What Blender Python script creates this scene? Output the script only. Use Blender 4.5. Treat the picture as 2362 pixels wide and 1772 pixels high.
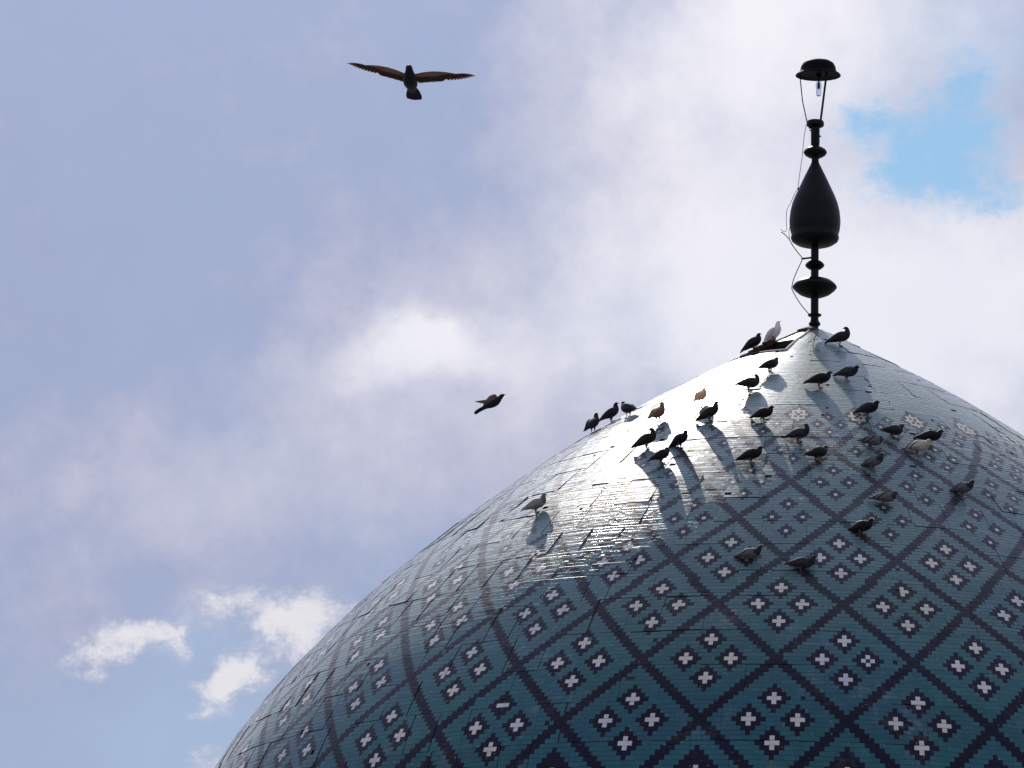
import bpy, math, random
import numpy as np
from mathutils import Vector, Matrix

random.seed(7)
rng = np.random.default_rng(11)
scene = bpy.context.scene
for o in list(bpy.data.objects):
    bpy.data.objects.remove(o, do_unlink=True)
COL = scene.collection

# ------------------------------------------------------------------ camera
APEX = 17.36                      # height of the dome's tip above the ground
CAM = Vector((0.0, -55.0, APEX - 15.6585))
FW = Vector((-0.070690, 0.963250, 0.259139))
RT = Vector((0.997327, 0.063442, 0.036239))
UP = Vector((-0.018467, -0.261008, 0.965160))
cam_data = bpy.data.cameras.new('camera')
cam_data.sensor_width = 36.0
cam_data.lens = 148.89
cam_data.clip_end = 5000
cam = bpy.data.objects.new('camera', cam_data)
cam.matrix_world = Matrix((
    (RT.x, UP.x, -FW.x, CAM.x), (RT.y, UP.y, -FW.y, CAM.y),
    (RT.z, UP.z, -FW.z, CAM.z), (0, 0, 0, 1)))
COL.objects.link(cam)
scene.camera = cam

# ------------------------------------------------------------------ exposure
scene.view_settings.view_transform = 'Standard'
scene.view_settings.look = 'None'
scene.view_settings.exposure = 0.0
scene.view_settings.gamma = 1.0
scene.view_settings.use_curve_mapping = False

# ------------------------------------------------------------------ sun
SUN_AZ, SUN_EL = math.radians(-12.3), math.radians(41.5)
SUN = Vector((math.sin(SUN_AZ) * math.cos(SUN_EL), math.cos(SUN_AZ) * math.cos(SUN_EL), math.sin(SUN_EL)))
sd = bpy.data.lights.new('sun', 'SUN')
sd.energy = 2.8
sd.angle = math.radians(0.6)
sd.color = (1.0, 0.93, 0.82)
so = bpy.data.objects.new('sun', sd)
so.rotation_euler = (-SUN).to_track_quat('-Z', 'Y').to_euler()
so.location = SUN * 200
COL.objects.link(so)

# ------------------------------------------------------------------ sky
# azimuth and elevation of each patch of cloud, its spread in both, its weight (degrees)
BRIGHT = [
    (1.65, 16.36, 2.32, 1.06, 0.75),
    (0.38, 19.96, 2.37, 1.41, 0.5),
    (-1.25, 18.36, 1.61, 1.94, 0.4),
    (-0.94, 15.68, 2.01, 0.88, 0.48),
    (2.57, 14.79, 1.82, 1.17, 0.4),
    (-5.99, 15.45, 0.46, 0.29, 0.36),
    (-5.42, 15.62, 0.37, 0.25, 0.4),
    (-6.46, 15.14, 0.79, 0.23, 0.22),
    (-5.06, 15.26, 0.24, 0.29, 0.18),
    (-4.52, 15.34, 1.22, 0.47, 0.3),
    (-3.34, 16.49, 1.59, 1.00, 0.16),
    (-3.45, 19.47, 1.00, 0.70, 0.08),
    (-6.94, 13.88, 2.30, 0.88, 0.16),
    (-11.78, 16.87, 2.02, 2.93, -0.16),
    (-10.10, 9.87, 2.50, 1.17, -0.22),
    (-6.01, 17.21, 2.46, 1.17, -0.03),
    (-5.27, 14.43, 1.21, 0.35, 0.12),
    (-7.86, 13.13, 1.51, 0.35, 0.06),
]
VEIL = [
    (-10.09, 9.69, 2.50, 1.00, -0.1),
    (-8.41, 10.13, 1.55, 0.65, -0.1),
    (-8.54, 11.35, 0.54, 0.35, -0.12),
    (2.54, 19.62, 0.87, 0.70, -0.3),
]
PUFF = [
    (-9.85, 11.07, 0.23, 0.13, 0.8),
    (-9.57, 11.23, 0.27, 0.15, 0.7),
    (-9.26, 11.45, 0.33, 0.16, 0.8),
    (-8.91, 11.59, 0.24, 0.14, 0.7),
    (-8.66, 11.40, 0.13, 0.23, 0.75),
    (-8.62, 11.17, 0.10, 0.12, 0.5),
    (-9.50, 11.59, 0.36, 0.11, 0.3),
    (-7.78, 11.12, 0.18, 0.16, 0.95),
    (-7.95, 10.94, 0.20, 0.19, 0.95),
    (-8.11, 10.67, 0.18, 0.20, 0.9),
    (-8.29, 10.40, 0.19, 0.08, 0.6),
    (-8.54, 10.85, 0.12, 0.08, 0.5),
    (-8.35, 10.77, 0.11, 0.08, 0.5),
    (-7.50, 10.93, 0.30, 0.13, 0.4),
    (-7.22, 11.29, 0.24, 0.11, 0.3),
    (-7.39, 11.64, 0.17, 0.16, 0.9),
    (-7.06, 11.65, 0.36, 0.20, 0.9),
    (-6.60, 11.85, 0.54, 0.20, 0.85),
    (-6.81, 11.31, 0.22, 0.20, 0.7),
    (-8.03, 11.93, 0.27, 0.15, 0.5),
    (-7.74, 12.03, 0.42, 0.13, 0.4),
    (-8.14, 11.72, 0.18, 0.11, 0.4),
    (-8.09, 9.71, 0.30, 0.18, 0.7),
]
GAP = [
    (0.71, 18.62, 0.38, 0.22, 0.8),
    (1.39, 18.22, 0.65, 0.44, 1.0),
    (1.45, 17.84, 0.49, 0.26, 0.8),
    (2.12, 18.57, 0.49, 0.41, 0.75),
    (2.55, 17.76, 0.37, 0.22, 0.7),
    (2.17, 19.27, 0.34, 0.32, 0.45),
    (1.81, 18.92, 0.50, 0.35, 0.5),
    (0.40, 18.74, 0.25, 0.18, 0.4),
]

world = bpy.data.worlds.new('World')
scene.world = world
world.use_nodes = True
world.cycles.sampling_method = 'MANUAL'
world.cycles.sample_map_resolution = 512
NT = world.node_tree
NT.nodes.clear()


class G:
    """small helper for building node graphs"""
    def __init__(self, nt):
        self.nt = nt

    def new(self, kind, **kw):
        n = self.nt.nodes.new(kind)
        for k, v in kw.items():
            setattr(n, k, v)
        return n

    def put(self, sock, v):
        if isinstance(v, bpy.types.NodeSocket):
            self.nt.links.new(v, sock)
        elif v is not None:
            sock.default_value = v

    def m(self, op, a, b=None, c=None, clamp=False):
        n = self.new('ShaderNodeMath', operation=op, use_clamp=clamp)
        for s, v in zip(n.inputs, (a, b, c)):
            self.put(s, v)
        return n.outputs[0]

    def vm(self, op, a, b=None, scale=None):
        n = self.new('ShaderNodeVectorMath', operation=op)
        self.put(n.inputs[0], a)
        if b is not None:
            self.put(n.inputs[1], b)
        if scale is not None:
            self.put(n.inputs['Scale'], scale)
        return n.outputs['Value' if op in ('DOT_PRODUCT', 'LENGTH') else 'Vector']

    def noise(self, vec, scale, detail=4, rough=0.5, dist=0.0, color=False):
        n = self.new('ShaderNodeTexNoise')
        if vec is not None:
            self.put(n.inputs['Vector'], vec)
        n.inputs['Scale'].default_value = scale
        n.inputs['Detail'].default_value = detail
        n.inputs['Roughness'].default_value = rough
        n.inputs['Distortion'].default_value = dist
        return n.outputs['Color' if color else 'Fac']

    def mix(self, fac, a, b, mode='MIX'):
        n = self.new('ShaderNodeMix', data_type='RGBA', blend_type=mode)
        self.put(n.inputs[0], fac)
        self.put(n.inputs[6], a)
        self.put(n.inputs[7], b)
        return n.outputs[2]

    def smooth(self, v, lo, hi, a=0.0, b=1.0):
        n = self.new('ShaderNodeMapRange', interpolation_type='SMOOTHSTEP')
        self.put(n.inputs[0], v)
        for i, x in zip((1, 2, 3, 4), (lo, hi, a, b)):
            n.inputs[i].default_value = x
        return n.outputs[0]

    def xyz(self, v):
        n = self.new('ShaderNodeSeparateXYZ')
        self.put(n.inputs[0], v)
        return n.outputs


g = G(NT)
SKY = 0.10                                             # strength of the sky
dirv = g.vm('NORMALIZE', g.new('ShaderNodeTexCoord').outputs['Generated'])
dx, dy, dz = g.xyz(dirv)
az = g.m('MULTIPLY', g.m('ARCTAN2', dx, dy), 57.2958)
el = g.m('MULTIPLY', g.m('ARCSINE', dz), 57.2958)


def warped(scale, amp, detail, rough):
    n = g.noise(dirv, scale, detail, rough, color=True)
    a, b, _ = g.xyz(n)
    return (g.m('ADD', az, g.m('MULTIPLY_ADD', a, amp * 1.3, -amp * 0.65)),
            g.m('ADD', el, g.m('MULTIPLY_ADD', b, amp, -amp * 0.5)))


def field(coords, table, base):
    """sum of soft patches over a base value"""
    a, e = coords
    total = base
    for (a0, e0, sa, se, w) in table:
        u = g.m('MULTIPLY_ADD', a, 1 / sa, -a0 / sa)
        v = g.m('MULTIPLY_ADD', e, 1 / se, -e0 / se)
        q = g.m('MULTIPLY_ADD', u, u, g.m('MULTIPLY', v, v))
        k = g.m('EXPONENT', g.m('MULTIPLY', q, -0.5))
        total = g.m('MULTIPLY_ADD', k, w, total)
    return total


sky_tex = g.new('ShaderNodeTexSky', sky_type='NISHITA')
sky_tex.sun_disc = False
sky_tex.sun_elevation = SUN_EL
sky_tex.sun_rotation = SUN_AZ
sky_tex.air_density = 1.0
sky_tex.dust_density = 0.15
sky_tex.ozone_density = 0.4
clear = g.mix(1.0, sky_tex.outputs[0], (0.86, 1.02, 1.02, 1), 'MULTIPLY')

soft = warped(20.0, 2.0, 8, 0.62)
fine = warped(42.0, 0.9, 9, 0.65)
big = g.noise(dirv, 7.0, 5, 0.5)
mid = g.noise(dirv, 24.0, 7, 0.55)
tiny = g.noise(dirv, 70.0, 9, 0.68)
wisp = g.noise(g.vm('MULTIPLY', dirv, (1.0, 1.0, 1.7)), 150.0, 8, 0.7, 0.6)

def swing(n, amp):
    return g.m('MULTIPLY_ADD', n, amp, -amp * 0.5)


bright = field(soft, BRIGHT, g.m('MULTIPLY_ADD', big, 0.6, -0.18))
bright = g.m('ADD', g.m('ADD', bright, swing(mid, 0.80)), swing(tiny, 0.45), clamp=True)
veil = field(soft, VEIL, g.m('MULTIPLY_ADD', big, 0.2, 0.86))
veil = g.m('ADD', veil, swing(mid, 0.35), clamp=True)
puff = g.m('ADD', g.m('ADD', field(fine, PUFF, 0.0), swing(tiny, 2.8)), g.m('ADD', swing(mid, 1.0), swing(wisp, 1.8)))
body = g.smooth(puff, 0.45, 1.55)
puff = g.m('MULTIPLY', g.smooth(puff, 0.20, 1.20), g.smooth(field(fine, PUFF, 0.0), 0.02, 0.45))
gap = g.m('ADD', g.m('ADD', field(fine, GAP, 0.0), swing(tiny, 3.2)), g.m('ADD', swing(mid, 2.2), swing(wisp, 1.5)))
gap = g.m('MULTIPLY', g.smooth(gap, 0.20, 1.70), g.smooth(field(fine, GAP, 0.0), 0.03, 0.35))
veil = g.m('MULTIPLY', veil, g.m('MULTIPLY_ADD', gap, -1.0, 1.0))

K = 1.0 / SKY
shade = g.mix(g.smooth(bright, 0.0, 0.30), (0.348 * K, 0.398 * K, 0.580 * K, 1), (0.450 * K, 0.468 * K, 0.622 * K, 1))    # cloud in its own shade
lit = (0.845 * K, 0.83 * K, 0.89 * K, 1)                 # cloud with the sun through it
white = g.mix(body, (0.56 * K, 0.57 * K, 0.69 * K, 1), (0.86 * K, 0.84 * K, 0.85 * K, 1))
cloud = g.mix(g.smooth(bright, 0.12, 1.0), shade, lit)
sky = g.mix(veil, clear, cloud)
sky = g.mix(g.m('MULTIPLY', puff, 0.80), sky, white)
# thin cloud and dust glow around the sun itself
toward = g.m('MULTIPLY', g.m('ARCCOSINE', g.m('MINIMUM', g.vm('DOT_PRODUCT', dirv, tuple(SUN)), 1.0)), 57.2958)
halo = g.m('EXPONENT', g.m('MULTIPLY', toward, -1 / 5.0))
sky = g.vm('SCALE', sky, scale=g.m('MULTIPLY_ADD', halo, 8.0, 1.0))
bg = g.new('ShaderNodeBackground')
g.put(bg.inputs['Color'], sky)
bg.inputs['Strength'].default_value = SKY
out = g.new('ShaderNodeOutputWorld')
NT.links.new(bg.outputs[0], out.inputs['Surface'])

# ------------------------------------------------------------------ helpers
def tag(o, label=None, category=None, group=None, kind=None):
    for k, v in (('label', label), ('category', category), ('group', group), ('kind', kind)):
        if v:
            o[k] = v
    return o


def empty(name, loc=(0, 0, 0)):
    o = bpy.data.objects.new(name, None)
    o.location = loc
    o.empty_display_size = 0.2
    COL.objects.link(o)
    return o


def mesh_obj(name, verts, faces, mat, parent=None, smooth=False, attr=None):
    me = bpy.data.meshes.new(name)
    me.from_pydata([tuple(v) for v in verts], [], [tuple(f) for f in faces])
    if smooth:
        me.polygons.foreach_set('use_smooth', [True] * len(me.polygons))
    if mat:
        me.materials.append(mat)
    if attr is not None:
        a = me.attributes.new('tint', 'FLOAT', 'FACE')
        a.data.foreach_set('value', np.asarray(attr, dtype=np.float32))
    me.update()
    o = bpy.data.objects.new(name, me)
    COL.objects.link(o)
    if parent:
        o.parent = parent
    return o


def lathe(profile, seg=40, cx=0.0, cy=0.0):
    """profile: list of (r, z) from bottom to top"""
    v, f = [], []
    for r, z in profile:
        for i in range(seg):
            a = 2 * math.pi * i / seg
            v.append((cx + r * math.cos(a), cy + r * math.sin(a), z))
    for k in range(len(profile) - 1):
        for i in range(seg):
            j = (i + 1) % seg
            f.append((k * seg + i, k * seg + j, (k + 1) * seg + j, (k + 1) * seg + i))
    f.append(tuple(range(seg))[::-1])
    f.append(tuple((len(profile) - 1) * seg + i for i in range(seg)))
    return v, f


def tube(points, radius, seg=6, close=True):
    """tube along a polyline; radius a number or a list"""
    pts = [Vector(p) for p in points]
    rad = radius if isinstance(radius, (list, tuple)) else [radius] * len(pts)
    v, f = [], []
    for i, p in enumerate(pts):
        t = (pts[min(i + 1, len(pts) - 1)] - pts[max(i - 1, 0)]).normalized()
        ref = Vector((0, 0, 1)) if abs(t.z) < 0.9 else Vector((1, 0, 0))
        a = t.cross(ref).normalized()
        b = t.cross(a)
        for s in range(seg):
            w = 2 * math.pi * s / seg
            v.append(p + (a * math.cos(w) + b * math.sin(w)) * rad[i])
    for i in range(len(pts) - 1):
        for s in range(seg):
            u = (s + 1) % seg
            f.append((i * seg + s, i * seg + u, (i + 1) * seg + u, (i + 1) * seg + s))
    if close:
        f.append(tuple(range(seg))[::-1])
        f.append(tuple((len(pts) - 1) * seg + s for s in range(seg)))
    return v, f


def join(*vf):
    V, F = [], []
    for v, f in vf:
        n = len(V)
        V += list(v)
        F += [tuple(i + n for i in q) for q in f]
    return V, F


def new_mat(name):
    m = bpy.data.materials.new(name)
    m.use_nodes = True
    nt = m.node_tree
    b = nt.nodes['Principled BSDF']
    return m, G(nt), b


# ------------------------------------------------------------------ materials
def tile_material(name, base, vary, rough, spec, dust=0.35, lay=0.62):
    m, g, b = new_mat(name)
    at = g.new('ShaderNodeAttribute', attribute_name='tint').outputs['Fac']
    pos = g.new('ShaderNodeNewGeometry').outputs['Position']
    col = g.mix(at, tuple(base) + (1,), tuple(vary) + (1,))
    n1 = g.noise(pos, 1.6, 6, 0.6)
    drift = g.smooth(g.noise(pos, 0.55, 3, 0.5), 0.36, 0.64)             # kiln batches: bluer here, greener there
    col = g.mix(1.0, col, g.mix(drift, (0.96, 0.97, 1.07, 1), (1.05, 1.03, 0.94, 1)), 'MULTIPLY')
    n2 = g.noise(pos, 14.0, 6, 0.65)
    n3 = g.noise(pos, 90.0, 3, 0.5)
    # lime bloom, dust and droppings that have settled on the glaze
    d = g.m('MULTIPLY', g.smooth(n1, 0.50, 0.72), g.smooth(n2, 0.42, 0.70))
    d = g.m('MULTIPLY', d, dust)
    col = g.mix(d, col, (0.33, 0.31, 0.33, 1))
    # pale film on flatter courses near the tip: dust plus painted-in sky sheen
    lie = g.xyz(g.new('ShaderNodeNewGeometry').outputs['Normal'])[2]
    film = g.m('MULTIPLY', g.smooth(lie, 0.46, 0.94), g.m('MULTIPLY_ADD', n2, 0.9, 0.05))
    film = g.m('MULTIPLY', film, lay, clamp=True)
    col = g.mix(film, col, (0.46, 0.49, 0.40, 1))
    spots = g.m('MULTIPLY', g.smooth(g.noise(pos, 32.0, 2, 0.4), 0.70, 0.76), 0.55)
    col = g.mix(spots, col, (0.42, 0.40, 0.37, 1))
    g.put(b.inputs['Base Color'], col)
    r = g.m('MULTIPLY_ADD', n2, 0.16, rough - 0.08)
    r = g.m('MULTIPLY_ADD', d, 0.5, r)
    b.inputs['Coat Weight'].default_value = 0.9
    b.inputs['Coat IOR'].default_value = 1.22
    b.inputs['Sheen Weight'].default_value = 0.40 if spec > 0.2 else 0.20                         # pale sheen added to brighten tiles seen edge on
    b.inputs['Sheen Roughness'].default_value = 0.35
    b.inputs['Sheen Tint'].default_value = (0.88, 0.92, 0.88, 1)
    b.inputs['Coat Roughness'].default_value = 0.22
    g.put(b.inputs['Roughness'], r)
    b.inputs['Specular IOR Level'].default_value = spec
    bump = g.new('ShaderNodeBump')
    bump.inputs['Strength'].default_value = 0.25
    bump.inputs['Distance'].default_value = 0.002
    g.put(bump.inputs['Height'], g.m('ADD', n3, n2))
    g.put(b.inputs['Normal'], bump.outputs[0])
    return m


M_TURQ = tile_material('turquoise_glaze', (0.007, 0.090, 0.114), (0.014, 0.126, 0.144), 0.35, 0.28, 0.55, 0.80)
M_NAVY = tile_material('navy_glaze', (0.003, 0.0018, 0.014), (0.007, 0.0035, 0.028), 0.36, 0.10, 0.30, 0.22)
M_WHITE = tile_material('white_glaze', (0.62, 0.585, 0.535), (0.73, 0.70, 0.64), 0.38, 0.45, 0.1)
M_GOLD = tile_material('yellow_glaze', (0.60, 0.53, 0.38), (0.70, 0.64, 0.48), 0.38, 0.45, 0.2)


def plain(name, color, rough=0.6, metal=0.0, spec=0.5, var=0.3, scale=12.0, bump=0.2):
    m, g, b = new_mat(name)
    pos = g.new('ShaderNodeTexCoord').outputs['Object']
    n = g.noise(pos, scale, 6, 0.6)
    c2 = tuple(max(0.0, c * (1 - var)) for c in color) + (1,)
    c3 = tuple(min(1.0, c * (1 + var)) for c in color) + (1,)
    g.put(b.inputs['Base Color'], g.mix(g.smooth(n, 0.3, 0.7), c2, c3))
    g.put(b.inputs['Roughness'], g.m('MULTIPLY_ADD', n, 0.3, rough - 0.15))
    b.inputs['Metallic'].default_value = metal
    b.inputs['Specular IOR Level'].default_value = spec
    bp = g.new('ShaderNodeBump')
    bp.inputs['Strength'].default_value = bump
    bp.inputs['Distance'].default_value = 0.005
    g.put(bp.inputs['Height'], n)
    g.put(b.inputs['Normal'], bp.outputs[0])
    return m


M_MORTAR = plain('mortar', (0.055, 0.050, 0.045), 0.9, scale=40)
M_METAL = plain('green_black_painted_metal', (0.0030, 0.0045, 0.0038), 0.40, 0.0, 0.18, 0.6, 5.0, 0.9)
M_ROD = plain('dark_rod', (0.005, 0.005, 0.006), 0.5, 0.0, 0.3)
M_CABLE = plain('cable', (0.03, 0.028, 0.026), 0.6)
M_WOOD = plain('brown_boards', (0.055, 0.026, 0.018), 0.8, scale=6)
M_RIM = plain('pale_plaster', (0.55, 0.52, 0.48), 0.8, scale=20)
M_GROUND = plain('paving', (0.17, 0.16, 0.145), 0.85, scale=0.5)
M_BRICK = plain('drum_brick', (0.34, 0.25, 0.17), 0.85, scale=3)

# ------------------------------------------------------------------ ground
GV = [(-2500, -2500, 0), (2500, -2500, 0), (2500, 2500, 0), (-2500, 2500, 0)]
tag(mesh_obj('ground', GV, [(0, 1, 2, 3)], M_GROUND), kind='structure')

# ------------------------------------------------------------------ the dome's profile
KZ = np.array([0.0, 0.3438, 0.9625, 1.925, 3.3, 4.95, 6.6, 7.5625, 8.9375])       # depth below the tip
KR = np.array([0.0542, 0.6846, 1.7778, 3.2493, 4.9743, 6.6295, 7.7973, 8.1378, 7.9365])


def spline(x, y, xs):
    n = len(x)
    h = np.diff(x)
    A = np.zeros((n, n))
    b = np.zeros(n)
    A[0, 0] = A[-1, -1] = 1
    for i in range(1, n - 1):
        A[i, i - 1], A[i, i], A[i, i + 1] = h[i - 1], 2 * (h[i - 1] + h[i]), h[i]
        b[i] = 6 * ((y[i + 1] - y[i]) / h[i] - (y[i] - y[i - 1]) / h[i - 1])
    M = np.linalg.solve(A, b)
    i = np.clip(np.searchsorted(x, xs) - 1, 0, n - 2)
    t, H = xs - x[i], h[i]
    return (y[i] + t * ((y[i + 1] - y[i]) / H - H * (2 * M[i] + M[i + 1]) / 6)
            + t * t * M[i] / 2 + t ** 3 * (M[i + 1] - M[i]) / (6 * H))


PZ = np.linspace(0, 8.9375, 3000)
PR = spline(KZ, KR, PZ)
PS = np.concatenate([[0], np.cumsum(np.hypot(np.diff(PZ), np.diff(PR)))])       # length along the curve


def surf(th, s):
    """point and outward normal for an angle from the front and a length from the tip"""
    th, s = np.broadcast_arrays(np.asarray(th, float), np.asarray(s, float))
    z = np.interp(s, PS, PZ)
    r = np.interp(s, PS, PR)
    e = 0.02
    dz = np.interp(s + e, PS, PZ) - np.interp(s - e, PS, PZ)
    dr = np.interp(s + e, PS, PR) - np.interp(s - e, PS, PR)
    L = np.hypot(dz, dr) + 1e-12
    nr, nz = dz / L, dr / L
    P = np.stack([r * np.sin(th), -r * np.cos(th), APEX - z], -1)
    N = np.stack([nr * np.sin(th), -nr * np.cos(th), nz], -1)
    return P, N


def on_dome(x, y):
    """height of the dome's surface above a point of the plan"""
    return APEX - float(np.interp(math.hypot(x, y), PR[:2600], PZ[:2600]))


def in_view(P):
    """picture coordinates (0..1) of points, used only to find which tiles show largest"""
    d = P - np.array(CAM)
    w = d @ np.array(FW)
    k = cam_data.lens / cam_data.sensor_width
    return 0.5 + k * (d @ np.array(RT)) / w, 0.5 - k * (d @ np.array(UP)) / w * 4 / 3


dome = empty('tiled_dome', (0, 0, 0))
tag(dome, 'turquoise tiled dome with navy diamond lattice and small white crosses', 'dome')

# where the old hatch near the tip has lost its tiles
HATCH_TH = (-0.86, -0.30)
HATCH_S = (0.76, 1.34)


def in_hatch(th, s):
    return (HATCH_TH[0] < th) & (th < HATCH_TH[1]) & (HATCH_S[0] < s) & (s < HATCH_S[1])


# ------------------------------------------------------------------ tile courses
N_AROUND = 30
TH0 = math.radians(3.318)
NODE_S = {-2: 12.43, -1: 11.505, 0: 10.576, 1: 9.669, 2: 8.728, 3: 7.812, 4: 6.929, 5: 6.061, 6: 5.20, 7: 4.40}
BAND_ROWS = {-2: 15, -1: 15, 0: 15, 1: 15, 2: 15, 3: 14, 4: 14, 5: 14, 6: 13}
BAND_COLS = {-2: 30, -1: 30, 0: 30, 1: 30, 2: 28, 3: 28, 4: 26, 5: 24, 6: 22}

rows = []                         # (centre length, columns per repeat, band, step in band)
node_row = {}
for band in range(-2, 7):
    n, s0, s1 = BAND_ROWS[band], NODE_S[band], NODE_S[band + 1]
    node_row[band] = len(rows)
    for k in range(n):
        rows.append((s0 + (s1 - s0) * k / n, BAND_COLS[band], band, k))
node_row[7] = len(rows)
s = NODE_S[7]
k = 0
while s > 0.10:
    period = 2 * math.pi * float(np.interp(s, PS, PR)) / N_AROUND
    cols = 22 if k < 11 else max(2, 2 * round(period / 0.088))
    rows.append((s, cols, 7, k))
    s -= 0.061
    k += 1
centres = np.array([r[0] for r in rows])
edges = np.concatenate([[centres[0] + 0.03], (centres[1:] + centres[:-1]) / 2, [centres[-1] - 0.03]])

T, NV, W, Y = 0, 1, 2, 3          # turquoise, navy, white, yellow


def course(gi):
    """colours of one repeat of a course of tiles"""
    s, P, band, k = rows[gi]
    c = np.arange(P)
    out = np.full(P, T)

    def dist(a):
        d = np.abs(c - a) % P
        return np.minimum(d, P - d)

    if band < 7:
        a = 0 if band % 2 == 0 else P // 2
        off = round(k * P / (2 * BAND_ROWS[band]))
        out[np.abs(dist(a) - off) <= 1] = NV
    for L, g0 in node_row.items():
        dy = gi - g0
        if abs(dy) > 10:
            continue
        a = 0 if L % 2 == 0 else P // 2
        b = (a + P // 2) % P
        if L == -1:
            d = dist(b) + abs(dy)
            out[d <= 9] = NV
            out[d <= 5] = W
            out[d <= 2] = NV
            continue
        if L == -2:
            continue
        big = L <= 3
        ry, rx, rad = (5, 5, 3) if big else ((5, 4, 2) if L < 6 else (4, 4, 2))
        for (cy, cx) in ((ry, 0), (-ry, 0), (0, rx), (0, -rx)):
            ddy = abs(dy - cy)
            dd = dist((b + cx) % P)
            out[(dd + ddy <= rad)] = NV
            if big:
                out[((dd == 0) & (ddy <= 1)) | ((ddy == 0) & (dd <= 1))] = W
            else:
                out[(dd == 0) & (ddy == 0)] = W
    if band == 7 or (band == 6 and k > 9):
        dy = abs(gi - (node_row[7] + 5))
        d = dist(P // 2)
        e = d + dy
        if dy <= 5:
            out[e <= 5] = NV
            ring = (e <= 3) & (e >= 1) & ~((d == 1) & (dy == 1))
            out[ring] = Y
            out[e == 0] = NV
            out[(e == 4) & (np.abs(d - dy) <= 0)] = Y
    return out


TH_MAX = math.radians(116)
tiles = []                        # th0 th1 s_low s_high colour panel tint and corner heights
panel_of_row = []
gi = 0
panels = []
while gi < len(rows):
    n = int(rng.choice([8, 9, 10]))
    panels.append((gi, min(gi + n, len(rows))))
    gi += n

BREAKS = {T: (1, 2), NV: (2, 3), W: (1, 1), Y: (1, 1)}
for (g0, g1) in panels:
    sm = centres[g0:g1].mean()
    rm = float(np.interp(sm, PS, PR))
    np_ = max(10, round(2 * math.pi * rm / 0.46))
    ph = rng.uniform(0, 1)
    jit = rng.uniform(-0.18, 0.18, np_ + 1)
    lift = rng.normal(0, 0.0014, np_) + (rng.random(np_) < 0.07) * rng.uniform(0.001, 0.006, np_)
    tiltv = rng.normal(0, 0.009, np_)          # rad, about the course
    tilth = rng.normal(0, 0.009, np_)
    bounds = (np.arange(np_ + 1) + jit + ph) / np_
    bounds[-1] = bounds[0] + 1.0
    # joints have opened most on the weather side, to the left, and hardly elsewhere
    tb = (2 * math.pi * bounds + math.pi) % (2 * math.pi) - math.pi
    worn = np.where((tb < -0.35) & (tb > -2.2), 1.0, 0.18)
    crack = np.abs(rng.normal(0.0035, 0.004, np_ + 1)) * worn
    hcrack = np.where(rng.random(np_) < 0.6, np.abs(rng.normal(0.003, 0.005, np_)), 0.0005) * worn[:-1]
    crack[-1] = crack[0]
    for gi in range(g0, g1):
        s, P, band, k = rows[gi]
        col = course(gi)
        r = float(np.interp(s, PS, PR))
        dth = 2 * math.pi / (N_AROUND * P)
        lo, hi = edges[gi], edges[gi + 1]
        cells = N_AROUND * P
        # cells in order, starting at the back
        idx = np.arange(-cells // 2, cells - cells // 2)
        th = TH0 + idx * dth + (rng.uniform(0, dth) if band == 7 and k > 11 else 0.0)
        cc = col[idx % P].copy()
        odd = rng.random(cells)
        cc[(odd < 0.0025) & (cc == NV)] = T
        cc[(odd > 0.9992) & (cc == T)] = NV
        frac = ((th / (2 * math.pi)) - bounds[0]) % 1.0 + bounds[0]
        pi_ = np.clip(np.searchsorted(bounds, frac, side='right') - 1, 0, np_ - 1)
        keep = np.abs(th) < TH_MAX
        i = 0
        ids = np.nonzero(keep)[0]
        i, end = ids[0], ids[-1] + 1
        while i < end:
            j = i + 1
            lim = BREAKS[int(cc[i])]
            lim = random.randint(*lim) if P > 12 else 1
            while j < end and j - i < lim and cc[j] == cc[i] and pi_[j] == pi_[i]:
                j += 1
            p = pi_[i]
            a0, a1 = th[i] - dth / 2, th[j - 1] + dth / 2
            tiles.append((a0, a1, lo, hi, cc[i], p, gi,
                          crack[p] if (i > 0 and pi_[i - 1] != p) else 0.0,
                          crack[p + 1] if (j < cells and pi_[j % cells] != p) else 0.0,
                          hcrack[p] if gi == g0 else 0.0,
                          hcrack[(p * 7 + 3) % np_] if gi == g1 - 1 else 0.0,
                          lift[p], tiltv[p], tilth[p], sm,
                          2 * math.pi * (bounds[p] + bounds[p + 1]) / 2, r))
            i = j

A = np.array(tiles, dtype=float)
thc = (A[:, 0] + A[:, 1]) / 2
sc_ = (A[:, 2] + A[:, 3]) / 2
nT = len(A)
# a scatter of tiles has fallen out of the upper courses, and the hatch has none
lost = ((rng.random(nT) < 0.012) & (A[:, 4] == 2)) | (rng.random(nT) < np.where(sc_ < 6.5, 0.006, 0.0006)) & (A[:, 4] == 0) & ((A[:, 1] - A[:, 0]) * A[:, 16] < 0.11)
A = A[~(lost | in_hatch(thc, sc_))]
nT = len(A)
thc = (A[:, 0] + A[:, 1]) / 2
sc_k = (A[:, 2] + A[:, 3]) / 2
gap = np.where(sc_k < 6.5, 0.0030, 0.0017)
gap_v = 0.0
r = A[:, 16]
a0 = A[:, 0] + (gap_v + A[:, 7]) / r
a1 = A[:, 1] - (gap_v + A[:, 8]) / r
lo = A[:, 2] - (gap + A[:, 9])
hi = A[:, 3] + (gap + A[:, 10])
key = (A[:, 6] * 997 + A[:, 5]).astype(int)
_, inv = np.unique(key, return_inverse=True)
tv = rng.normal(0, 0.015, inv.max() + 1)[inv] + rng.normal(0, 0.011, nT)           # each tile sits at its own small angle
tw = rng.normal(0, 0.0060, nT)
tl = rng.normal(0, 0.00025, inv.max() + 1)[inv] + rng.normal(0, 0.00012, nT)
bev = 0.0030
dthp = (thc - A[:, 15] + math.pi) % (2 * math.pi) - math.pi


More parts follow.
